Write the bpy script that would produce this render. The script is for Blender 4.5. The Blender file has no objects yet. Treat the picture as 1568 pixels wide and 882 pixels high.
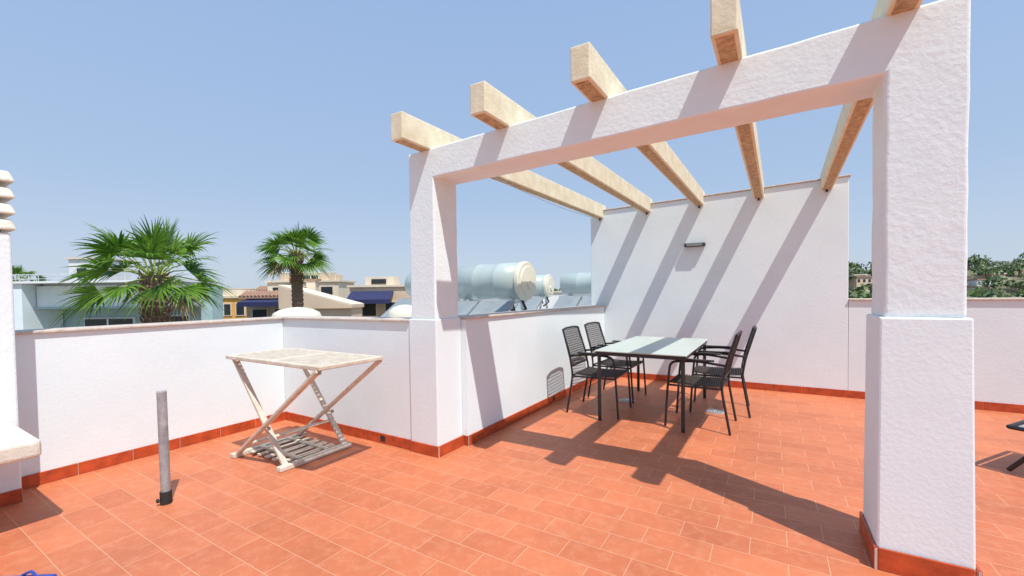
import bpy, bmesh, math, random
from mathutils import Vector, Matrix
random.seed(7)
scene=bpy.context.scene
COL=scene.collection
# ---------------------------------------------------------------- materials
def newmat(name):
    m=bpy.data.materials.new(name); m.use_nodes=True
    return m,m.node_tree,m.node_tree.nodes['Principled BSDF']
def mat(name,c,rough=.6,var=.12,scale=6.,bump=0.,bscale=60.,metal=0.,spec=.5,c2=None,bump2=0.,b2scale=12.):
    m,nt,b=newmat(name); N=nt.nodes; L=nt.links
    tc=N.new('ShaderNodeTexCoord')
    n=N.new('ShaderNodeTexNoise'); n.inputs['Scale'].default_value=scale; n.inputs['Detail'].default_value=6; n.inputs['Roughness'].default_value=.6
    L.new(tc.outputs['Object'],n.inputs['Vector'])
    cr=N.new('ShaderNodeValToRGB'); cr.color_ramp.elements[0].position=.3; cr.color_ramp.elements[1].position=.7
    a=[max(0,x*(1-var)) for x in c]; bb=[min(1,x*(1+var)) for x in c]
    if c2: bb=c2; a=c
    cr.color_ramp.elements[0].color=(*a,1); cr.color_ramp.elements[1].color=(*bb,1)
    L.new(n.outputs['Fac'],cr.inputs['Fac']); L.new(cr.outputs['Color'],b.inputs['Base Color'])
    b.inputs['Roughness'].default_value=rough; b.inputs['Metallic'].default_value=metal
    b.inputs['Specular IOR Level'].default_value=spec
    if bump>0:
        n2=N.new('ShaderNodeTexNoise'); n2.inputs['Scale'].default_value=bscale; n2.inputs['Detail'].default_value=4
        L.new(tc.outputs['Object'],n2.inputs['Vector'])
        bp=N.new('ShaderNodeBump'); bp.inputs['Strength'].default_value=bump; bp.inputs['Distance'].default_value=.01
        L.new(n2.outputs['Fac'],bp.inputs['Height'])
        if bump2>0:
            n3=N.new('ShaderNodeTexNoise'); n3.inputs['Scale'].default_value=b2scale; n3.inputs['Detail'].default_value=3
            L.new(tc.outputs['Object'],n3.inputs['Vector'])
            bp2=N.new('ShaderNodeBump'); bp2.inputs['Strength'].default_value=bump2; bp2.inputs['Distance'].default_value=.03
            L.new(n3.outputs['Fac'],bp2.inputs['Height']); L.new(bp.outputs['Normal'],bp2.inputs['Normal'])
            L.new(bp2.outputs['Normal'],b.inputs['Normal'])
        else: L.new(bp.outputs['Normal'],b.inputs['Normal'])
    return m
M={}
M['plaster']=mat('white_plaster',(.715,.79,.805),.85,0,1.6,.14,60,c2=(.775,.845,.855),bump2=.05,b2scale=5,spec=.2)
M['stucco']=mat('white_stucco',(.735,.81,.825),.85,0,7.,.24,42,c2=(.785,.855,.865),bump2=.06,b2scale=14,spec=.2)
M['coping']=mat('coping_stone',(.55,.47,.40),.6,.2,20,.2,80)
M['skirt']=mat('red_skirting_tile',(.44,.07,.02),.35,.3,14,.1,40)
M['grout']=mat('grout',(.55,.42,.36),.9,.1)
M['rafter']=mat('cream_concrete',(.64,.56,.37),.75,0,9,.25,50,c2=(.80,.745,.56))
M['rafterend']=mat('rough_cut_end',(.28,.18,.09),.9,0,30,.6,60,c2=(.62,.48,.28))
M['black']=mat('black_powdercoat',(.018,.018,.02),.38,.2,30)
M['wicker']=mat('brown_black_wicker',(.055,.045,.038),.55,.4,60,.3,200)
M['steel']=mat('galvanised_steel',(.36,.37,.38),.5,.3,18,.1,80,metal=.35)
M['rubber']=mat('black_rubber',(.02,.02,.02),.7,.2)
M['rackw']=mat('weathered_white_wood',(.50,.43,.33),.7,0,18,.3,60,c2=(.70,.64,.54))
M['glass']=mat('frosted_table_top',(.46,.52,.46),.35,0,5,.0,c2=(.54,.58,.52))
M['tank']=mat('tank_paint',(.42,.49,.47),.3,.08,3)
M['tankend']=mat('tank_end_cap',(.72,.68,.54),.4,.06,5)
M['panel']=mat('solar_collector',(.26,.29,.30),.25,.15,3)
M['alu']=mat('aluminium',(.6,.62,.63),.4,.08,10,metal=.5)
M['bark']=mat('palm_bark',(.11,.07,.045),.95,0,25,.8,40,c2=(.26,.17,.11))
M['stone']=mat('bbq_stone',(.58,.55,.45),.7,0,12,.3,60,c2=(.74,.71,.62))
M['lamp']=mat('lamp_grey',(.03,.03,.033),.4,.1)
M['lampf']=mat('lamp_diffuser',(.22,.23,.23),.4,.1)
M['dark']=mat('dark_opening',(.02,.025,.03),.3,.2)
M['teal']=mat('pale_blue_render',(.76,.84,.86),.8,.05,1.5,.1,30)
M['tealdk']=mat('teal_render',(.36,.50,.52),.8,.1,1.5)
M['beige']=mat('beige_render',(.62,.48,.35),.85,.1,.8,.1,10)
M['beige2']=mat('light_beige_render',(.70,.60,.47),.85,.08,.8)
M['brown']=mat('brown_render',(.30,.19,.13),.85,.15,1)
M['orange']=mat('ochre_render',(.70,.38,.09),.85,.12,1)
M['navy']=mat('navy_awning',(.02,.025,.09),.7,.2,2)
M['tile']=mat('roof_tile',(.36,.22,.15),.85,.25,8,.5,20)
M['white']=mat('white_render',(.76,.78,.79),.8,.06,1)
M['blue']=mat('blue_rubber',(.02,.06,.35),.4,.1)
M['ground']=mat('dry_ground',(.16,.14,.08),.95,0,.08,c2=(.28,.23,.15))
M['hill']=mat('hill_scrub',(.06,.085,.035),.95,0,.15,c2=(.22,.19,.11))
def leafmat(name,c1,c2,trans=.25):
    m,nt,b=newmat(name); N=nt.nodes; L=nt.links
    g=N.new('ShaderNodeNewGeometry'); cr=N.new('ShaderNodeValToRGB')
    cr.color_ramp.elements[0].color=(*c1,1); cr.color_ramp.elements[1].color=(*c2,1)
    L.new(g.outputs['Random Per Island'],cr.inputs['Fac']); L.new(cr.outputs['Color'],b.inputs['Base Color'])
    b.inputs['Roughness'].default_value=.45
    tr=N.new('ShaderNodeBsdfTranslucent'); L.new(cr.outputs['Color'],tr.inputs['Color'])
    mx=N.new('ShaderNodeMixShader'); mx.inputs[0].default_value=trans
    out=N['Material Output']; L.new(b.outputs[0],mx.inputs[1]); L.new(tr.outputs[0],mx.inputs[2]); L.new(mx.outputs[0],out.inputs['Surface'])
    return m
M['frond']=leafmat('palm_frond',(.04,.12,.012),(.19,.36,.035),.35)
M['petiole']=mat('palm_petiole',(.30,.36,.08),.6,.2)
M['dead']=leafmat('dead_frond',(.20,.13,.06),(.34,.25,.13),.1)
M['tree']=leafmat('tree_leaves',(.025,.055,.012),(.11,.17,.04),.15)
def floormat():
    m,nt,b=newmat('terracotta_floor'); N=nt.nodes; L=nt.links
    tc=N.new('ShaderNodeTexCoord'); mp=N.new('ShaderNodeMapping'); mp.inputs['Location'].default_value=(.07,.05,0)
    L.new(tc.outputs['Object'],mp.inputs['Vector'])
    def brick(c1,c2,mo,ms):
        br=N.new('ShaderNodeTexBrick'); br.offset=.5; br.squash=1
        br.inputs['Scale'].default_value=1; br.inputs['Brick Width'].default_value=.30; br.inputs['Row Height'].default_value=.15
        br.inputs['Mortar Size'].default_value=ms; br.inputs['Mortar Smooth'].default_value=.3
        br.inputs['Color1'].default_value=(*c1,1); br.inputs['Color2'].default_value=(*c2,1); br.inputs['Mortar'].default_value=(*mo,1)
        L.new(mp.outputs[0],br.inputs['Vector']); return br
    br=brick((.57,.172,.072),(.49,.138,.056),(.66,.31,.18),.0024)
    n=N.new('ShaderNodeTexNoise'); n.inputs['Scale'].default_value=1.3; n.inputs['Detail'].default_value=7; n.inputs['Roughness'].default_value=.65
    L.new(tc.outputs['Object'],n.inputs['Vector'])
    mr=N.new('ShaderNodeMapRange'); mr.inputs['From Min'].default_value=.3; mr.inputs['From Max'].default_value=.7; mr.inputs['To Min'].default_value=.82; mr.inputs['To Max'].default_value=1.12
    L.new(n.outputs['Fac'],mr.inputs['Value'])
    mx=N.new('ShaderNodeMix'); mx.data_type='RGBA'; mx.blend_type='MULTIPLY'; mx.inputs[0].default_value=1
    L.new(br.outputs['Color'],mx.inputs[6]); L.new(mr.outputs[0],mx.inputs[7])
    n2=N.new('ShaderNodeTexNoise'); n2.inputs['Scale'].default_value=16; n2.inputs['Detail'].default_value=8; n2.inputs['Roughness'].default_value=.75
    L.new(tc.outputs['Object'],n2.inputs['Vector'])
    mr2=N.new('ShaderNodeMapRange'); mr2.inputs['From Min'].default_value=.48; mr2.inputs['From Max'].default_value=.75; mr2.inputs['To Max'].default_value=.55
    L.new(n2.outputs['Fac'],mr2.inputs['Value'])
    mx2=N.new('ShaderNodeMix'); mx2.data_type='RGBA'; mx2.inputs[7].default_value=(.66,.29,.16,1)
    L.new(mr2.outputs[0],mx2.inputs[0]); L.new(mx.outputs[2],mx2.inputs[6]); L.new(mx2.outputs[2],b.inputs['Base Color'])
    b.inputs['Roughness'].default_value=.5
    bp=N.new('ShaderNodeBump'); bp.inputs['Strength'].default_value=.5; bp.inputs['Distance'].default_value=.004; bp.invert=True
    L.new(br.outputs['Fac'],bp.inputs['Height'])
    bp2=N.new('ShaderNodeBump'); bp2.inputs['Strength'].default_value=.35; bp2.inputs['Distance'].default_value=.004
    L.new(n2.outputs['Fac'],bp2.inputs['Height']); L.new(bp.outputs[0],bp2.inputs['Normal']); L.new(bp2.outputs[0],b.inputs['Normal'])
    return m
M['floor']=floormat()
# ---------------------------------------------------------------- helpers
def obj(name,verts,faces,m,parent=None,smooth=False,bevel=0,mats=None,fmi=None,seg=2):
    me=bpy.data.meshes.new(name); me.from_pydata([tuple(v) for v in verts],[],faces)
    bm=bmesh.new(); bm.from_mesh(me); bmesh.ops.recalc_face_normals(bm,faces=bm.faces); bm.to_mesh(me); bm.free()
    for mm in (mats or [m]): me.materials.append(M[mm])
    if fmi:
        for p,i in zip(me.polygons,fmi): p.material_index=i
    if smooth:
        for p in me.polygons: p.use_smooth=True
    o=bpy.data.objects.new(name,me); COL.objects.link(o)
    if parent: o.parent=parent
    if bevel:
        b=o.modifiers.new('bevel','BEVEL'); b.width=bevel; b.segments=seg; b.limit_method='ANGLE'
    return o
def empty(name,loc=(0,0,0),rot=0):
    e=bpy.data.objects.new(name,None); COL.objects.link(e); e.location=loc; e.rotation_euler=(0,0,rot); e.empty_display_size=.1; return e
class G:
    def __init__(s): s.v=[]; s.f=[]; s.mi=[]
    def box(s,x0,x1,y0,y1,z0,z1,mi=0,T=None):
        n=len(s.v); P=[(x0,y0,z0),(x1,y0,z0),(x1,y1,z0),(x0,y1,z0),(x0,y0,z1),(x1,y0,z1),(x1,y1,z1),(x0,y1,z1)]
        if T: P=[T(p) for p in P]
        s.v+=P; s.f+=[tuple(n+i for i in q) for q in [(0,3,2,1),(4,5,6,7),(0,1,5,4),(1,2,6,5),(2,3,7,6),(3,0,4,7)]]; s.mi+=[mi]*6
    def hexa(s,P,mi=0):
        n=len(s.v); s.v+=list(P); s.f+=[tuple(n+i for i in q) for q in [(0,3,2,1),(4,5,6,7),(0,1,5,4),(1,2,6,5),(2,3,7,6),(3,0,4,7)]]; s.mi+=[mi]*6
    def tube(s,path,r,k=10,mi=0,rs=None,cap=True):
        path=[Vector(p) for p in path]; n0=len(s.v); prev=None
        for i,p in enumerate(path):
            if i==0: t=path[1]-p
            elif i==len(path)-1: t=p-path[i-1]
            else: t=(path[i+1]-p).normalized()+(p-path[i-1]).normalized()
            t.normalize()
            if prev is None:
                a=Vector((0,0,1)) if abs(t.z)<.9 else Vector((1,0,0)); u=t.cross(a).normalized()
            else: u=(prev-t*prev.dot(t)).normalized()
            prev=u; w=t.cross(u); rr=rs[i] if rs else r
            for j in range(k):
                an=2*math.pi*j/k; s.v.append(tuple(p+u*math.cos(an)*rr+w*math.sin(an)*rr))
        for i in range(len(path)-1):
            for j in range(k):
                a=n0+i*k+j; b=n0+i*k+(j+1)%k; s.f.append((a,b,b+k,a+k)); s.mi.append(mi)
        if cap:
            s.f.append(tuple(n0+j for j in range(k))); s.mi.append(mi)
            e=n0+(len(path)-1)*k; s.f.append(tuple(e+j for j in range(k))); s.mi.append(mi)
    def revx(s,prof,k=36,mi=0):
        n0=len(s.v)
        for (x,r) in prof:
            for j in range(k):
                an=2*math.pi*j/k; s.v.append((x,math.cos(an)*r,math.sin(an)*r))
        for i in range(len(prof)-1):
            for j in range(k):
                a=n0+i*k+j; b=n0+i*k+(j+1)%k; s.f.append((a,b,b+k,a+k)); s.mi.append(mi)
        s.f.append(tuple(n0+j for j in range(k))); s.mi.append(mi)
        e=n0+(len(prof)-1)*k; s.f.append(tuple(e+j for j in range(k))); s.mi.append(mi)
    def beam(s,a,b,w,h,mi=0,up=(0,0,1)):
        a=Vector(a);b=Vector(b);t=(b-a).normalized(); u=t.cross(Vector(up)).normalized(); v=u.cross(t)
        P=[]
        for (du,dv) in [(-1,-1),(1,-1),(1,1),(-1,1)]:
            P.append(a+u*du*w/2+v*dv*h/2)
        for (du,dv) in [(-1,-1),(1,-1),(1,1),(-1,1)]:
            P.append(b+u*du*w/2+v*dv*h/2)
        s.hexa([tuple(p) for p in P],mi)
    def make(s,name,m,parent=None,**k):
        if isinstance(m,(list,tuple)): return obj(name,s.v,s.f,None,parent,mats=m,fmi=s.mi,**k)
        return obj(name,s.v,s.f,m,parent,**k)
def arc(pts,n=5):
    pts=[Vector(p) for p in pts]; out=[pts[0]]
    for i in range(1,len(pts)-1):
        a,b,c=pts[i-1],pts[i],pts[i+1]; d=min((a-b).length,(c-b).length,.12)*.5
        p=b+(a-b).normalized()*d; q=b+(c-b).normalized()*d
        for j in range(n+1):
            t=j/n; out.append(p*(1-t)**2+b*2*t*(1-t)+q*t*t)
    out.append(pts[-1]); return out
# ---------------------------------------------------------------- terrace shell
XL=-1.961; D=3.557; XT=.058
obj('terrace_floor',[(-1.98,-7,0),(9,-7,0),(9,3.6,0),(-1.98,3.6,0)],[(0,1,2,3)],'floor')
g=G(); g.box(-2.16,9,-7,3.75,-6.5,-.06); g.make('terrace_building','white')
g=G(); g.box(-7.5,-2.3,.6,8.5,-6.5,.25); g.box(-2.3,-.2,.3,8.5,-6.5,.25); 
g.make('neighbour_flat_roof','white')
def parapet(name,x0,x1,y0,y1,zt0,zt1,axis,cx0,cx1,cy0,cy1,c=.022):
    e=empty(name)
    if axis=='x': P=[(x0,y0,-.05),(x1,y0,-.05),(x1,y1,-.05),(x0,y1,-.05),(x0,y0,zt0),(x1,y0,zt1),(x1,y1,zt1),(x0,y1,zt0)]
    else: P=[(x0,y0,-.05),(x1,y0,-.05),(x1,y1,-.05),(x0,y1,-.05),(x0,y0,zt0),(x1,y0,zt0),(x1,y1,zt1),(x0,y1,zt1)]
    g=G(); g.hexa(P); g.make('wall',"plaster",e)
    g=G()
    if axis=='x': P=[(cx0,cy0,zt0),(cx1,cy0,zt1),(cx1,cy1,zt1),(cx0,cy1,zt0)]
    else: P=[(cx0,cy0,zt0),(cx1,cy0,zt0),(cx1,cy1,zt1),(cx0,cy1,zt1)]
    g.hexa([(a,b,z+.001) for a,b,z in P]+[(a,b,z+c) for a,b,z in P]); g.make('coping','coping',e,bevel=.006)
    return e
Hp=.985
parapet('parapet_wall',XL-.2,XL,-7,-.003,Hp,Hp,'y',XL-.22,XL+.02,-7,-.022)
parapet('parapet_wall',XL-.2,-.251,0,.2,Hp,Hp+.01,'x',XL-.22,-.262,-.02,.22)
parapet('parapet_wall',-.142,XT,.285,D-.003,1.005,1.0,'y',-.162,XT+.02,.29,D-.006)
parapet('parapet_wall',2.845,9,D,D+.2,1.075,1.075,'x',2.846,9,D-.02,D+.22)
e=empty('pergola_back_wall')
g=G(); z0,z1=2.372,2.44
g.hexa([(-.142,D,-.05),(2.842,D,-.05),(2.842,D+.17,-.05),(-.142,D+.17,-.05),(-.142,D,z0),(2.842,D,z1),(2.842,D+.17,z1),(-.142,D+.17,z0)])
g.make('wall','plaster',e,bevel=.006)
g=G(); g.hexa([(-.16,D-.018,z0+.001),(2.86,D-.018,z1+.001),(2.86,D+.19,z1+.001),(-.16,D+.19,z0+.001),(-.16,D-.018,z0+.016),(2.86,D-.018,z1+.016),(2.86,D+.19,z1+.016),(-.16,D+.19,z0+.016)])
g.make('coping','coping',e,bevel=.004)
# portal
e=empty('pergola_portal')
out=[(-.248,1.02),(0,1.02),(0,2.062),(2.527,2.11),(2.527,1.078),(2.782,1.078),(2.782,2.362),(-.248,2.272)]
yb=.272
def portal():
    bm=bmesh.new()
    pts=[]
    for i in range(len(out)):
        a=Vector(out[i]); b=Vector(out[(i+1)%len(out)]); n=max(1,int((b-a).length/.12))
        for j in range(n): pts.append(a+(b-a)*j/n)
    F=[bm.verts.new((p.x,0,p.y)) for p in pts]; B=[bm.verts.new((p.x,yb,p.y)) for p in pts]
    bm.faces.new(F); bm.faces.new(B[::-1])
    for i in range(len(pts)):
        j=(i+1)%len(pts); bm.faces.new((F[j],F[i],B[i],B[j]))
    rnd=random.Random(3)
    for v in bm.verts:
        v.co.x+=rnd.uniform(-.0025,.0025); v.co.z+=rnd.uniform(-.0025,.0025)
    bmesh.ops.recalc_face_normals(bm,faces=bm.faces)
    me=bpy.data.meshes.new('portal_frame'); bm.to_mesh(me); bm.free(); me.materials.append(M['stucco'])
    o=bpy.data.objects.new('portal_frame',me); COL.objects.link(o); o.parent=e
    b=o.modifiers.new('bevel','BEVEL'); b.width=.012; b.segments=3; b.limit_method='ANGLE'; b.angle_limit=math.radians(50)
portal()
g=G(); g.box(-.262,.012,-.012,.284,-.03,1.022); g.make('plinth_near_parapet','plaster',e,bevel=.008)
g=G(); g.hexa([(2.503,-.04,-.03),(2.806,-.04,-.03),(2.806,.29,-.03),(2.503,.29,-.03),(2.510,-.018,1.08),(2.796,-.018,1.08),(2.796,.287,1.08),(2.510,.287,1.08)]); g.make('plinth','plaster',e,bevel=.008)
# rafters
for i,(xf,xb) in enumerate([(-.14,-.05),(.545,.61),(1.205,1.27),(1.88,1.93),(2.52,2.59)]):
    def top(x): return 2.272+(x+.248)/3.03*.09
    za=top(xf)-.004; zb=2.275+.012*i; w=.11; h=.185; yf=-.27
    g=G(); P=[(xf,yf,za),(xf+w,yf,za),(xb+w,D+.1,zb),(xb,D+.1,zb)]
    g.hexa(P+[(a,b,c+h) for a,b,c in P]); g.mi=[0]*6
    o=g.make('pergola_rafter','rafter',None,bevel=.007)
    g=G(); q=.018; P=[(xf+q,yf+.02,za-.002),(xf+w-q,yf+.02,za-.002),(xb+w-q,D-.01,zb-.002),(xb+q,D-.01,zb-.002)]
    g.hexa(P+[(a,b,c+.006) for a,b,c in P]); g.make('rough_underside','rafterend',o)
    g=G(); g.tube(arc([(xf+w+.012,.14,top(xf)),(xf+w+.012,.14,top(xf)+.05),(xf+w+.03,.15,top(xf)+.055)]),.006,6); g.make('fixing_bolt','rubber',o)
    g=G(); g.tube([(xb+w*.5,D-.012,zb-.03),(xb+w*.5,D-.012,zb+.01)],.012,6); g.make('bracket','rubber',o)
# skirting tiles
sk=empty('red_tile_skirting')
def skirt(a,b,nx,ny,nm,h=.082,t=.012):
    a=Vector((*a,0));b=Vector((*b,0));L=(b-a).length;d=(b-a)/L;n=Vector((nx,ny,0))
    g=G();s=0;step=.295
    while s<L-.004:
        s2=min(s+step,L); p=a+d*(s+.0015);q=a+d*(s2-.0015)
        g.hexa([tuple(p+Vector((0,0,.001))),tuple(q+Vector((0,0,.001))),tuple(q+n*t+Vector((0,0,.001))),tuple(p+n*t+Vector((0,0,.001))),tuple(p+Vector((0,0,h))),tuple(q+Vector((0,0,h))),tuple(q+n*t+Vector((0,0,h))),tuple(p+n*t+Vector((0,0,h)))])
        s=s2
    g.make(nm,'skirt',sk,bevel=.003)
    g=G(); p=a;q=b;t2=t-.003;h2=h-.004
    g.hexa([tuple(p+Vector((0,0,.0))),tuple(q),tuple(q+n*t2),tuple(p+n*t2),tuple(p+Vector((0,0,h2))),tuple(q+Vector((0,0,h2))),tuple(q+n*t2+Vector((0,0,h2))),tuple(p+n*t2+Vector((0,0,h2)))])
    g.make(nm+'_grout','grout',sk)
skirt((XL,-1.765),(XL,-.013),1,0,'skirting_left')
skirt((XL,0),(-.262,0),0,-1,'skirting_short')
skirt((-.262,-.012),(.024,-.012),0,-1,'skirting_col_front')
skirt((.012,-.012),(.012,.296),1,0,'skirting_col_side')
skirt((XT,.29),(XT,D-.013),1,0,'skirting_tanks')
skirt((XT,D),(8,D),0,-1,'skirting_back')
skirt((2.503,-.041),(2.806,-.041),0,-1,'skirting_col2_front',.095)
skirt((2.5025,-.053),(2.5025,.30),-1,0,'skirting_col2_side',.095)
skirt((2.8065,-.053),(2.8065,.30),1,0,'skirting_col2_out',.095)
g=G(); g.box(.012,XT,.284,.30,0,.08); g.make('skirting_jog','skirt',sk)
g=G(); g.box(-.605,-.55,-.0135,-.005,.02,.065); g.make('wall_scupper','dark')
g=G(); g.box(XT+.005,XT+.0135,1.80,1.86,.02,.065); g.make('wall_scupper','dark')
def drain(x,y):
    e=empty('floor_drain',(x,y,0)); g=G(); g.tube([(0,0,.001),(0,0,.007)],.085,28); g.make('rim','alu',e)
    g=G(); g.tube([(0,0,.0071),(0,0,.009)],.068,28); g.make('recess','dark',e)
    g=G()
    for k in range(-4,5):
        w=math.sqrt(max(0,.066**2-(k*.015)**2)); g.box(k*.015-.0045,k*.015+.0045,-w,w,.009,.0125)
    g.box(-.02,.02,-.02,.02,.0126,.015); g.make('grate','alu',e)
drain(.75,2.27); drain(1.64,2.25)
e=empty('wall_light'); g=G(); g.box(1.15,1.40,D-.07,D-.002,1.775,1.822); g.make('housing','lamp',e,bevel=.01)
g=G(); g.box(1.18,1.37,D-.078,D-.071,1.782,1.812); g.make('diffuser','lampf',e,bevel=.003)
pts=[]
for i in range(15):
    t=i/14; pts.append((.32-.45*t,.28+3.26*t,2.085+.22*t-.03*math.sin(math.pi*t)))
g=G(); g.tube(pts,.0028,6); g.make('hanging_cable','steel')
# ---------------------------------------------------------------- barbecue chimney
e=empty('barbecue_chimney')
g=G(); g.box(XL+.001,-1.72,-2.75,-1.765,0,1.60); g.make('stack','stucco',e,bevel=.01)
for k in range(4):
    z=1.60+k*.094
    g=G(); P=[(XL-.02,-2.79,z+.02),(-1.70,-2.79,z+.02),(-1.70,-1.74,z+.02),(XL-.02,-1.74,z+.02)]
    P2=[(XL+.0,-2.75,z+.085),(-1.725,-2.75,z+.085),(-1.725,-1.76,z+.085),(XL+.0,-1.76,z+.085)]
    g.hexa(P+P2); g.make('louvre','stone',e,bevel=.012)
    g=G(); g.box(XL+.05,-1.76,-2.72,-1.80,z-.012,z+.03); g.make('flue_core','dark',e)
g=G(); g.box(-1.719,-1.10,-2.75,-1.79,.395,.487); g.make('shelf_slab','stone',e,bevel=.02,seg=3)
skirt((-1.7195,-2.75),(-1.7195,-1.765),1,0,'skirting_bbq')
# ---------------------------------------------------------------- post
e=empty('steel_post',(-.92,-1.34,0))
g=G(); g.tube([(0,0,.06),(-.012,0,.66)],.024,20); g.make('tube','steel',e,smooth=False)
g=G(); g.tube([(0,0,0),(0,0,.075)],.029,20); g.make('base_sleeve','rubber',e)
g=G(); g.tube([(-.012,0,.655),(-.012,0,.664)],.025,20); g.make('cap','alu',e)
g=G(); g.tube([(.0,-.034,.03),(.0,-.045,.03)],.012,6); g.make('bolt','rubber',e)
# ---------------------------------------------------------------- folding rack
e=empty('folding_drying_table')
zt=.775; g=G()
x0,x1,y0,y1=-1.36,-.23,-.80,-.30
g.box(x0,x1,y0,y0+.035,zt-.028,zt); g.box(x0,x1,y1-.035,y1,zt-.028,zt); g.box(x0,x0+.035,y0+.036,y1-.036,zt-.028,zt); g.box(x1-.035,x1,y0+.036,y1-.036,zt-.028,zt)
g.box(-.82,-.78,y0+.036,y1-.036,zt-.028,zt)
g.make('top_frame','rackw',e,bevel=.006)
g=G(); x=x0+.05
while x<x1-.05:
    if not(-.83<x+.01<-.775): g.box(x,x+.022,y0+.03,y1-.03,zt-.018,zt-.004)
    x+=.034
g.make('top_slats','rackw',e)
g=G(); 
for yy in (-.72,-.24):
    g.beam((-1.32,yy-.03,zt-.03),(-.77,yy+.015,.02),.022,.04,up=(0,1,0))
for yy in (-.75,-.27):
    g.beam((-.25,yy-.04,zt-.03),(-1.33,yy+.0,.02),.022,.04,up=(0,1,0))
g.make('legs','rackw',e,bevel=.004)
g=G(); g.box(-.795,-.745,-.76,-.18,.001,.035); g.box(-1.355,-1.305,-.79,-.2,.001,.035)
g.box(-1.2,-1.17,-.72,-.25,.115,.13); g.box(-.93,-.90,-.70,-.25,.2,.215)
g.make('foot_bars','rackw',e,bevel=.005)
g=G()
for k in range(5): g.box(-1.29+k*.1,-1.25+k*.1,-.68,-.26,.018,.028)
g.box(-1.30,-.80,-.60,-.57,.029,.04); g.box(-1.30,-.80,-.38,-.35,.029,.04); g.make('lower_rack','rackw',e)
g=G()
for p in [(-1.32,-.765,zt-.04),(-.25,-.79,zt-.04),(-.90,-.75,.28),(-.90,-.245,.28)]: g.tube([p,(p[0],p[1]+.012,p[2])],.014,8)
g.make('pivot_bolts','steel',e)
# ---------------------------------------------------------------- dining table
e=empty('dining_table'); tx0,tx1,ty0,ty1=.70,1.51,1.40,2.85; H=.665
g=G(); g.box(tx0,tx1,ty0,ty1,H-.012,H); g.make('glass_top','glass',e,bevel=.004)
g=G(); 
for (a,b,c,d) in [(tx0+.01,tx1-.01,ty0+.01,ty0+.035),(tx0+.01,tx1-.01,ty1-.035,ty1-.01),(tx0+.01,tx0+.035,ty0+.036,ty1-.036),(tx1-.035,tx1-.01,ty0+.036,ty1-.036),(tx0+.036,tx1-.036,2.11,2.14)]:
    g.box(a,b,c,d,H-.045,H-.0125)
g.make('apron','black',e,bevel=.003)
g=G()
for x in (tx0+.035,tx1-.035):
    for y in (ty0+.04,ty1-.04):
        g.tube([(x,y,0.003),(x,y,H-.02)],.017,12)
g.make('legs','black',e)
# ---------------------------------------------------------------- chairs
cm={}
def chair_meshes():
    g=G(); r=.0105; W=.235
    for s in (-1,1):
        y=s*W
        g.tube(arc([(.25,y,.003),(.225,y,.40),(.205,y,.585),(-.02,y,.60),(-.235,y*.96,.575)]),r,8)
        g.tube(arc([(-.27,y,.003),(-.205,y,.385),(-.235,y*.97,.56),(-.315,y*.9,.83)]),r,8)
        g.tube([(.228,y,.375),(-.2,y,.375)],r*.9,8)
        g.box(-.15,.17,y-.018,y+.018,.604,.617)
    g.tube([(.228,-W,.385),(.228,W,.385)],r*.9,8); g.tube([(-.205,-W,.385),(-.205,W,.385)],r*.9,8)
    g.tube(arc([(-.315,-W*.9,.83),(-.325,-W*.5,.842),(-.325,W*.5,.842),(-.315,W*.9,.83)]),r,8)
    g.tube([(-.222,-W*.98,.47),(-.222,W*.98,.47)],r*.8,8)
    g.tube([(.0,-W,.36),(.0,W,.36)],r*.7,8)
    cm['frame']=(g,'black')
    g=G(); n=20
    for i in range(n):
        y=-W+.02+(2*W-.04)*(i+.5)/n
        for k in range(8):
            xa=-.2+.428*k/8; xb=-.2+.428*(k+1)/8
            z=lambda x:.392-.012*math.sin(math.pi*(x+.2)/.428)
            g.hexa([(xa,y-.006,z(xa)),(xb,y-.006,z(xb)),(xb,y+.006,z(xb)),(xa,y+.006,z(xa)),(xa,y-.006,z(xa)+.004),(xb,y-.006,z(xb)+.004),(xb,y+.006,z(xb)+.004),(xa,y+.006,z(xa)+.004)])
    for i in range(20):
        x=-.195+.42*(i+.5)/20; zz=.392-.012*math.sin(math.pi*(x+.2)/.428)+.0045
        g.box(x-.005,x+.005,-W,W,zz,zz+.004)
    cm['woven_seat']=(g,'wicker')
    g=G()
    def bp(t,y):
        x=-.222-.098*t; z=.475+.36*t; return (x,y*(1-.08*t),z)
    for i in range(15):
        y=-W+.012+(2*W-.024)*(i+.5)/15
        g.beam(bp(0,y),bp(1,y),.007,.004,up=(1,0,0))
    for i in range(16):
        t=(i+.5)/16; a=bp(t,-W); b=bp(t,W); g.beam((a[0]+.005,a[1],a[2]),(b[0]+.005,b[1],b[2]),.004,.006)
    cm['woven_back']=(g,'wicker')
chair_meshes()
cdata={}
def chair(x,y,rot):
    e=empty('patio_chair',(x,y,0),rot)
    for k,(g,m) in cm.items():
        if k not in cdata:
            o=g.make(k,m,e); cdata[k]=o.data
        else:
            o=bpy.data.objects.new(k,cdata[k]); COL.objects.link(o); o.parent=e
chair(.62,1.78,.03); chair(.60,2.44,-.04); chair(1.56,1.79,math.pi-.03); chair(1.66,2.40,math.pi+.06)
e=empty('sun_lounger',(4.20,1.4,0),math.radians(-35))
g=G()
for s in (-.28,.28):
    g.tube(arc([(-.75,s,.02),(-.55,s,.30),(.9,s,.30)]),.014,8); g.tube([(-.6,s,.28),(-.2,s,.01)],.012,8); g.tube([(.6,s,.29),(.75,s,.01)],.012,8); g.tube([(-.75,s,.3),(-.5,s,.3)],.014,8)
g.tube([(-.2,-.28,.02),(-.2,.28,.02)],.012,8); g.tube([(-.75,-.28,.3),(-.75,.28,.3)],.014,8)
g.make('frame','black',e)
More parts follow.
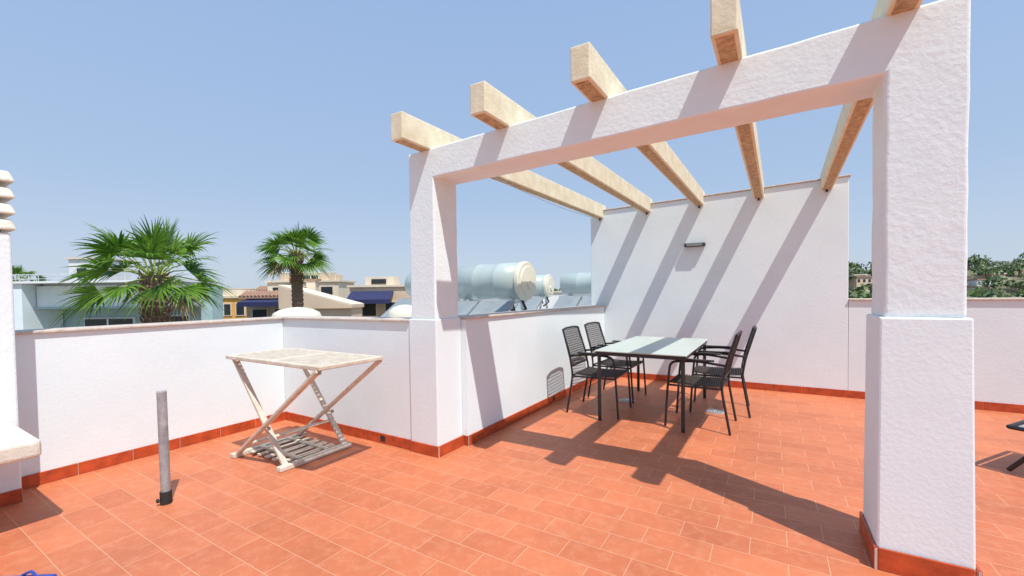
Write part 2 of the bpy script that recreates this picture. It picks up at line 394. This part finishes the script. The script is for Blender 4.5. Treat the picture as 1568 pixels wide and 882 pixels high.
g=G(); g.box(-.72,.9,-.26,.26,.302,.308); g.make('sling','steel',e)
e=empty('flip_flop',(-.60,-1.97,0),.6); g=G(); g.box(-.12,.12,-.045,.045,.001,.02); g.make('sole','blue',e,bevel=.018,seg=3)
g=G(); g.tube(arc([(-.02,-.04,.02),(.04,-.02,.05),(.08,0,.02)]),.006,6); g.tube(arc([(-.02,.04,.02),(.04,.02,.05),(.08,0,.02)]),.006,6); g.make('strap','blue',e)
# ---------------------------------------------------------------- solar water tanks
def tank(x,y,z,rot=0,L=1.1,r=.25,base=.25):
    e=empty('solar_water_heater',(x,y,z),rot)
    g=G(); h=L/2
    g.revx([(-h-.03,.005),(-h-.025,r*.55),(-h-.01,r*.9),(-h+.02,r),(-h*.33,r),(-h*.315,r*1.012),(-h*.30,r),(h*.3,r),(h*.315,r*1.012),(h*.33,r),(h-.06,r)],48)
    g.make('tank','tank',e,smooth=True)
    g=G(); g.revx([(h-.06,r*1.0),(h-.055,r*1.03),(h-.01,r*1.03),(h+.005,r*.97),(h+.006,r*.78),(h+.02,r*.74),(h+.024,.01)],48)
    g.make('end_cap','tankend',e)
    g=G(); g.tube([(h+.02,0,-.05),(h+.045,0,-.05)],.05,16); g.make('cover','tankend',e)
    g=G()
    for s in (-h*.7,h*.7):
        for yy in (-.2,.2): g.beam((s,yy*.6,-r*.9),(s,yy*1.6,base-z),.035,.035,up=(1,0,0))
        g.beam((s,-.24,-r-.02),(s,.24,-r-.02),.035,.03)
        g.beam((s,-.2,-r-.02),(s,-1.5,base-z+.05),.035,.035,up=(1,0,0))
    g.beam((-h,-.28,-r-.02),(h,-.28,-r-.02),.04,.04); g.make('stand','alu',e)
    g=G(); g.tube([(h*.8,0,-r*.8),(h*.9,.05,-r-.12),(h*.95,-.3,-r-.2)],.018,8); g.tube([(h*.6,-.05,-r*.9),(h*.75,-.1,-r-.15),(h*.9,-.3,-r-.12)],.014,8); g.make('pipes','rubber',e)
    g=G()
    for s in (-.52,.02):
        P=[]
        for (xx,t) in [(s,0),(s+.5,0),(s+.5,1),(s,1)]:
            P.append((xx,-.32-1.2*t,-r-.06+(base+.1-z+r)*t))
        g.hexa(P+[(a,b,c+.06) for a,b,c in P])
    g.make('collector_panels','panel',e,bevel=.01)
tank(-1.17,2.5,1.37,.0); tank(-2.75,6.35,1.38,.05); tank(-1.30,6.4,1.40,0); tank(-3.12,3.47,1.40,.0,L=.95)
def dome(name,x,y,z,r,h):
    g=G(); pr=[(-.3,r),(0,r),(h*.4,r*.92),(h*.75,r*.66),(h*.95,r*.3),(h,.002)]
    g.tube([(0,0,a) for a,_ in pr],0,28,rs=[b for _,b in pr]); o=g.make(name,'tankend',None,smooth=True); o.location=(x,y,z)
    g2=G(); g2.tube([(0,0,-.7),(0,0,-.3)],r*.9,24); g2.make('upstand','white',o)
dome('roof_dome',-3.6,1.16,.93,.32,.13); dome('roof_dome',-2.45,2.1,.93,.24,.14)  # made-up dome shapes: first for a likely upturned satellite dish, second for a solar collector
# ---------------------------------------------------------------- palms
def palm(x,y,z,sc=1,seed=1,nf=46,ground=-6.5,tr=.2):
    rnd=random.Random(seed); e=empty('fan_palm_tree',(x,y,z))
    g=G(); n=110; H=z-ground; path=[];rs=[]
    for i in range(n+1):
        t=i/n; path.append((.12*math.sin(t*2.2)*(1-t),0,-H*(1-t)-.05)); rs.append(tr*sc*(1.0+.25*(1-t)+ (.10 if i%2 else -.05)+ (.2*max(0,(t-.93)/.07))))
    g.tube(path,0,14,rs=rs); g.make('trunk','bark',e)
    g=G()
    for k in range(120):
        a=k*2.399; zz=-.02-k*.011*sc; rr=tr*sc*1.05
        p=Vector((math.cos(a)*rr,math.sin(a)*rr,zz)); q=p+Vector((math.cos(a)*.07,math.sin(a)*.07,.12))*sc
        g.beam(tuple(p),tuple(q),.05*sc,.02*sc)
    g.make('leaf_bases','bark',e)
    gp=G(); gl=G(); gd=G()
    for k in range(nf):
        t=k/nf; az=k*2.39996+rnd.uniform(-.3,.3); el=math.radians(80-112*t**.9+rnd.uniform(-10,10))
        dead = t>.93
        Lp=sc*(.60+.28*rnd.random())*(1.0 if t>.15 else .75)
        d=Vector((math.cos(az)*math.cos(el),math.sin(az)*math.cos(el),math.sin(el)))
        o=Vector((math.cos(az)*.08,math.sin(az)*.08,-.1*t))*sc
        p1=o+d*Lp*.5+Vector((0,0,.02)); p2=o+d*Lp+Vector((0,0,-.07*sc*math.cos(el)))
        gp.tube([o,p1,p2],0,5,rs=[.022*sc,.014*sc,.010*sc])
        dd=(p2-p1).normalized(); side=dd.cross(Vector((0,0,1)))
        if side.length<.1: side=Vector((1,0,0))
        side.normalize(); up=side.cross(dd).normalized()
        tw=rnd.uniform(-.9,.9); side,up=side*math.cos(tw)+up*math.sin(tw),up*math.cos(tw)-side*math.sin(tw)
        nl=24; G_=gd if dead else gl
        BL=sc*(.66+.22*rnd.random())
        for j in range(nl):
            an=math.radians(-88+176*j/(nl-1)+rnd.uniform(-2,2)); c=math.cos(an)
            L=BL*(.66+.34*max(0,math.cos(an*.9)))*rnd.uniform(.86,1.1)
            ld=(dd*c+side*math.sin(an)+up*(.22*abs(math.sin(an)))).normalized()
            wv=ld.cross(up).normalized()
            pts=[];ws=[.004,.027,.021,.010,.001]; dq=rnd.uniform(.15,.42)
            for q,s in enumerate((0,.35,.6,.82,1.0)):
                dr=-(s**3)*L*dq*(1.0 if el<1.2 else .4)
                pts.append(p2+ld*L*s+Vector((0,0,dr)))
            n0=len(G_.v)
            for q in range(5):
                w=ws[q]*sc; G_.v+= [tuple(pts[q]-wv*w),tuple(pts[q]+wv*w)]
            for q in range(4):
                G_.f.append((n0+2*q,n0+2*q+1,n0+2*q+3,n0+2*q+2)); G_.mi.append(0)
    gp.make('petioles','petiole',e); gl.make('fronds','frond',e); gd.make('dead_fronds','dead',e)
palm(-9.0,1.38,1.72,.97,1,36)
palm(-14.05,7.68,2.95,.98,5,38)
palm(-43.2,5.1,2.6,1.1,9,20)
# ---------------------------------------------------------------- neighbouring houses (street grid turned 31 deg)
YW=.547; ox,oy=2.114,-2.386
def S(p):
    l,d,z=p; return (ox+l*math.cos(YW)-d*math.sin(YW), oy+l*math.sin(YW)+d*math.cos(YW), z)
def sb(name,m,parent,l0,l1,d0,d1,z0,z1,bevel=0):
    g=G(); g.box(l0,l1,d0,d1,z0,z1,T=S); return g.make(name,m,parent,bevel=bevel)
GZ=-6.5
e=empty('pale_blue_modern_house')
sb('ground_storey','tealdk',e,-21.5,-13.6,18.9,20.0,GZ,.90)
sb('side_block','teal',e,-24.5,-19.9,17.3,18.85,GZ,1.9)
sb('canopy','teal',e,-19.85,-13.7,17.8,19.6,.93,1.80)
sb('canopy_drip','tealdk',e,-19.84,-13.65,17.72,18.85,.85,.925)
sb('canopy_coping','white',e,-24.6,-13.6,17.2,19.7,1.905,1.99)
sb('canopy_fill','teal',e,-19.8,-13.75,18.0,19.5,1.8,1.9)
sb('end_block','tealdk',e,-13.59,-13.1,18.6,19.3,GZ,1.75)
sb('window_frame','white',e,-18.95,-16.7,18.82,18.9,-.6,.42)
sb('window','dark',e,-18.85,-16.8,18.75,18.815,-.5,.35)
sb('window_mullion','white',e,-17.85,-17.78,18.72,18.745,-.5,.35)
for q in range(2): 
    sb('door_frame','white',e,-16.1+q*.95,-15.22+q*.95,18.82,18.89,-2,.5); sb('sliding_door','dark',e,-16.03+q*.95,-15.29+q*.95,18.76,18.815,-2,.43)
sb('stair_tower','white',e,-24.9,-23.2,24,26,GZ,3.5)
sb('tower_coping','beige2',e,-25.0,-23.1,23.9,26.1,3.501,3.6)
sb('tower_window','dark',e,-24.4,-23.9,23.94,23.995,2.4,3.0)
g=G()
for i in range(22): 
    l=-23.4+i*.44; g.tube([S((l,19.5,1.99)),S((l,19.5,2.4))],.015,6)
g.tube([S((-23.4,19.5,2.4)),S((-14.1,19.5,2.4))],.018,6); g.tube([S((-23.4,19.5,2.2)),S((-14.1,19.5,2.2))],.012,6)
g.make('roof_railing','alu',e)
g=G(); g.tube([S((-17.5,19.3,1.9)),S((-17.5,19.3,3.1))],.02,6); g.tube([S((-17.9,19.3,3.0)),S((-17.1,19.3,3.0))],.014,6); g.tube([S((-17.8,19.3,2.8)),S((-17.2,19.3,2.8))],.014,6); g.make('antenna','alu',e)
def house(name,wall,l0,l1,d0,d1,zt,wins=(),roof=None,awn=None,para=True,rc='beige2'):
    e=empty(name); sb('walls',wall,e,l0,l1,d0,d1,GZ,zt)
    if para:
        sb('roof_coping',rc,e,l0-.12,l1+.12,d0-.12,d1+.12,zt+.001,zt+.12)
    for (a,b,z0,z1) in wins:
        sb('window_surround','beige2',e,a-.08,b+.08,d0-.05,d0-.003,z0-.08,z1+.08); sb('window',"dark",e,a,b,d0-.07,d0-.051,z0,z1)
    if roof:
        (a,b,z0,z1,dd)=roof; g=G(); P=[S((a,d0-dd,z0)),S((b,d0-dd,z0)),S((b,d0+.3,z1)),S((a,d0+.3,z1))]
        g.hexa(P+[(x,y,z+.12) for x,y,z in P]); g.make('tile_roof','tile',e)
        g=G(); l=a+.1
        while l<b: g.tube([S((l,d0-dd-.02,z0+.13)),S((l,d0+.28,z1+.13))],.07,6); l+=.22
        g.make('tile_ribs','tile',e)
    if awn:
        (a,b,z0,z1,dd)=awn; g=G(); P=[S((a,d0-dd,z0)),S((b,d0-dd,z0)),S((b,d0-.01,z1)),S((a,d0-.01,z1))]
        g.hexa(P+[(x,y,z+.05) for x,y,z in P]); g.make('awning','navy',e); sb('awning_valance','navy',e,a,b,d0-dd-.03,d0-dd-.001,z0-.2,z0+.04)
    return e
h=house('beige_apartment_house','beige2',-17.2,-12.2,30,33,2.25,[(-16.8,-15.9,1.2,1.9),(-15,-14.1,1.2,1.9),(-13.4,-12.6,1.2,1.9)])
sb('penthouse','beige',h,-16.6,-13.0,30.6,32.8,2.372,2.85); sb('penthouse_window','dark',h,-15.8,-13.9,30.53,30.595,2.45,2.75)
g=G()
for i in range(9): g.tube([S((-17.1+i*.58,30.1,2.37)),S((-17.1+i*.58,30.1,2.9))],.04,6)
g.tube([S((-17.1,30.1,2.9)),S((-12.4,30.1,2.9))],.05,6); g.make('roof_rail','beige2',h)
h=house('brown_tiled_house','beige',-15.6,-12.7,25,26.5,1.25,[(-15.2,-14.4,-.3,.5),(-13.9,-12.9,-.3,.5)],awn=(-15.5,-12.8,.9,1.1,1.0),roof=(-15.8,-12.5,1.15,1.45,.4),para=False)
e=house('sandstone_gable_house','beige',-11.9,-8.3,22,23.5,.7,[(-10.9,-10.3,-.4,.4)],para=False)
g=G(); P=[S((-11.95,21.8,1.75)),S((-8.2,21.8,.70)),S((-8.2,23.6,.70)),S((-11.95,23.6,1.75))]
Q=[(x,y,.6 if i in(0,3) else .6) for i,(x,y,z) in enumerate(P)]
g.hexa(Q+P); g.make('gable_wall','beige',e)
g=G(); g.hexa([(x,y,z+.002) for x,y,z in P]+[(x,y,z+.1) for x,y,z in P]); g.make('gable_coping','beige2',e)
sb('chimney','beige2',e,-11.4,-10.9,23.65,24.1,GZ,2.1); sb('chimney_cap','tile',e,-11.5,-10.8,23.6,24.2,2.101,2.2)
h=house('villa_with_awning','beige',-9.9,-6.2,26,28,1.75,[(-9.1,-8.3,.0,.8),(-7.7,-6.9,.0,.8)],awn=(-9.8,-7.2,.95,1.45,.9))
sb('roof_room','beige2',h,-9.1,-7.3,26.5,27.8,1.872,2.4); sb('roof_room_window','dark',h,-8.7,-7.8,26.43,26.495,1.95,2.25)
h=house('ochre_townhouse','orange',-19.9,-17.1,28,30,1.2,[(-18.9,-18.5,.1,.8),(-18.1,-17.6,.1,.8)])
sb('upper_storey','beige2',h,-19.6,-17.9,28.4,29.8,1.33,1.75)
house('white_townhouse','white',-5,5.5,40,44,1.3,[(-4,-3,0,.8),(-1,0,0,.8)])
house('beige_townhouse','beige2',-31,-21,45,50,2.1,[(-29,-28,.5,1.5),(-25,-24,.5,1.5)],roof=(-31.3,-20.7,1.7,1.95,.5))
house('terracotta_townhouse','beige',-24.5,-18,42,46,1.9,[(-23.5,-22.5,.6,1.3),(-21,-20,.6,1.3)],roof=(-25,-17.5,1.8,2.2,.6))
house('pale_townhouse','beige2',-9.4,-4.5,38,42,2.0,[(-8.5,-7.5,.8,1.5),(-6.5,-5.5,.8,1.5)],roof=(-9.6,-4.3,1.75,2.0,.5))
obj('ground',[(-1500,-1500,GZ),(1500,-1500,GZ),(1500,1500,GZ),(-1500,1500,GZ)],[(0,1,2,3)],'ground')
def hill():
    bm=bmesh.new(); nx,ny=70,16; vs=[]
    from mathutils import noise
    for j in range(ny):
        for i in range(nx):
            l=20+300*i/(nx-1); d=125+130*j/(ny-1)
            prof=math.sin(math.pi*min(1,j/(ny-1)*.9+.02))
            z=GZ+prof*(13+max(0,l-150)*.045+ 5*noise.noise(Vector((l*.022,d*.012,3)))+1.5*noise.noise(Vector((l*.08,d*.08,1))))*min(1,(l-20)/90+.25)
            vs.append(bm.verts.new(S((l,d,z))))
    for j in range(ny-1):
        for i in range(nx-1): bm.faces.new((vs[j*nx+i],vs[j*nx+i+1],vs[(j+1)*nx+i+1],vs[(j+1)*nx+i]))
    me=bpy.data.meshes.new('hill'); bm.to_mesh(me); bm.free(); me.materials.append(M['hill'])
    o=bpy.data.objects.new('hill',me); COL.objects.link(o)
    return [v.co.copy() for v in me.vertices],nx,ny
hv,nx,ny=hill()
def canopy(name,spots,seed):
    rnd=random.Random(seed); g=G(); gt=G()
    for (x,y,z,r) in spots:
        gt.tube([(x,y,z-.5),(x,y,z+r*1.0)],.12*r,5)
        for k in range(130):
            th=rnd.uniform(0,6.283); ph=math.acos(rnd.uniform(-.35,1)); rr=r*rnd.uniform(.55,1.0)*(1+.25*math.sin(3*th+x)*math.sin(2*ph+y))
            c=Vector((x+rr*math.sin(ph)*math.cos(th),y+rr*math.sin(ph)*math.sin(th),z+r*1.1+rr*.75*math.cos(ph)))
            s=r*rnd.uniform(.10,.2); a=Vector((rnd.gauss(0,1),rnd.gauss(0,1),rnd.gauss(0,1))).normalized(); b=a.orthogonal().normalized(); n0=len(g.v)
            g.v+=[tuple(c+a*s),tuple(c+b*s),tuple(c-a*s),tuple(c-b*s)]; g.f.append((n0,n0+1,n0+2,n0+3)); g.mi.append(0)
    o=g.make(name,'tree'); gt.make('trunks','bark',o); return o
rnd=random.Random(4); spots=[]
for k in range(300):
    i=rnd.randrange(nx*(ny-5)); v=hv[i]; spots.append((v.x+rnd.uniform(-3,3),v.y+rnd.uniform(-3,3),v.z-.3,rnd.uniform(1.4,3.8)))
canopy('hillside_trees',spots,2)
spots=[]
for k in range(50):
    l=rnd.uniform(38,100); d=rnd.uniform(55,80); x,y,_=S((l,d,0)); spots.append((x,y,GZ+rnd.uniform(1.2,3.6),rnd.uniform(1.8,2.6)))
canopy('pine_trees',spots,3)
vil=[(160,146),(166,152),(173,143),(178,158),(168,172),(186,165),(183,180),(119,147),(127,158),(104,150),(137,150),(196,150),(208,160),(92,160),(148,160)]
for (l,d) in vil:
    x=rnd.uniform(3.5,6.5)
    j=min(range(len(hv)),key=lambda q:(hv[q].x-S((l,d,0))[0])**2+(hv[q].y-S((l,d,0))[1])**2); zt=hv[j].z; hh=rnd.uniform(2.4,4.2)
    e=empty('hillside_villa'); sb('walls',rnd.choice(['white','beige2','beige']),e,l,l+x,d,d+6,GZ,zt+hh); sb('roof',rnd.choice(['tile','beige2']),e,l-.3,l+x+.3,d-.3,d+6.3,zt+hh+.001,zt+hh+.4)
    for q in range(3): sb('window','dark',e,l+.4+q*x/3.2,l+1.2+q*x/3.2,d-.06,d-.01,zt+hh-1.7,zt+hh-.7)
# ---------------------------------------------------------------- light
a,b=.47,.245
sun=bpy.data.lights.new('sun','SUN'); sun.energy=4.9; sun.angle=math.radians(.45); sun.color=(1,.97,.91)
so=bpy.data.objects.new('sun',sun); COL.objects.link(so)
so.rotation_euler=Vector((-a,b,-1)).to_track_quat('-Z','Y').to_euler(); so.location=(5,-3,10)
w=bpy.data.worlds.new('World'); scene.world=w; w.use_nodes=True; nt=w.node_tree; N=nt.nodes; L=nt.links
sky=N.new('ShaderNodeTexSky'); sky.sky_type='NISHITA'; sky.sun_disc=False
sky.sun_elevation=math.atan(1/math.hypot(a,b)); sky.sun_rotation=math.atan2(a,-b); sky.air_density=1.0; sky.dust_density=1.2; sky.ozone_density=1.5
tc=N.new('ShaderNodeTexCoord'); sx=N.new('ShaderNodeSeparateXYZ'); L.new(tc.outputs['Generated'],sx.inputs[0])
cr=N.new('ShaderNodeValToRGB'); L.new(sx.outputs['Z'],cr.inputs['Fac'])
cr.color_ramp.elements[0].position=0; cr.color_ramp.elements[0].color=(.60,.69,.82,1)
cr.color_ramp.elements[1].position=.75; cr.color_ramp.elements[1].color=(.33,.51,.86,1)
el=cr.color_ramp.elements.new(.22); el.color=(.45,.60,.84,1)
sc=N.new('ShaderNodeVectorMath'); sc.operation='SCALE'; sc.inputs['Scale'].default_value=1/.15; L.new(cr.outputs['Color'],sc.inputs[0])
mx=N.new('ShaderNodeMix'); mx.data_type='RGBA'; mx.inputs[0].default_value=.85; L.new(sky.outputs[0],mx.inputs[6]); L.new(sc.outputs[0],mx.inputs[7])
L.new(mx.outputs[2],N['Background'].inputs[0]); N['Background'].inputs[1].default_value=.145
scene.view_settings.view_transform='Standard'; scene.view_settings.look='None'; scene.view_settings.exposure=0
# ---------------------------------------------------------------- camera
f,yaw,pit,rol=651.855,.547,-.025,-.014
F=Vector((-math.sin(yaw)*math.cos(pit),math.cos(yaw)*math.cos(pit),math.sin(pit))); R=Vector((math.cos(yaw),math.sin(yaw),0)); U=R.cross(F)
R2=R*math.cos(rol)+U*math.sin(rol); U2=-R*math.sin(rol)+U*math.cos(rol)
cam=bpy.data.cameras.new('camera'); co=bpy.data.objects.new('camera',cam); COL.objects.link(co)
mw=Matrix((R2,U2,-F)).transposed().to_4x4(); mw.translation=Vector((2.114,-2.386,1.2)); co.matrix_world=mw
cam.sensor_width=36; cam.lens=f/1568*36; cam.shift_y=25.665/1568; cam.clip_end=5000; cam.clip_start=.02
scene.camera=co
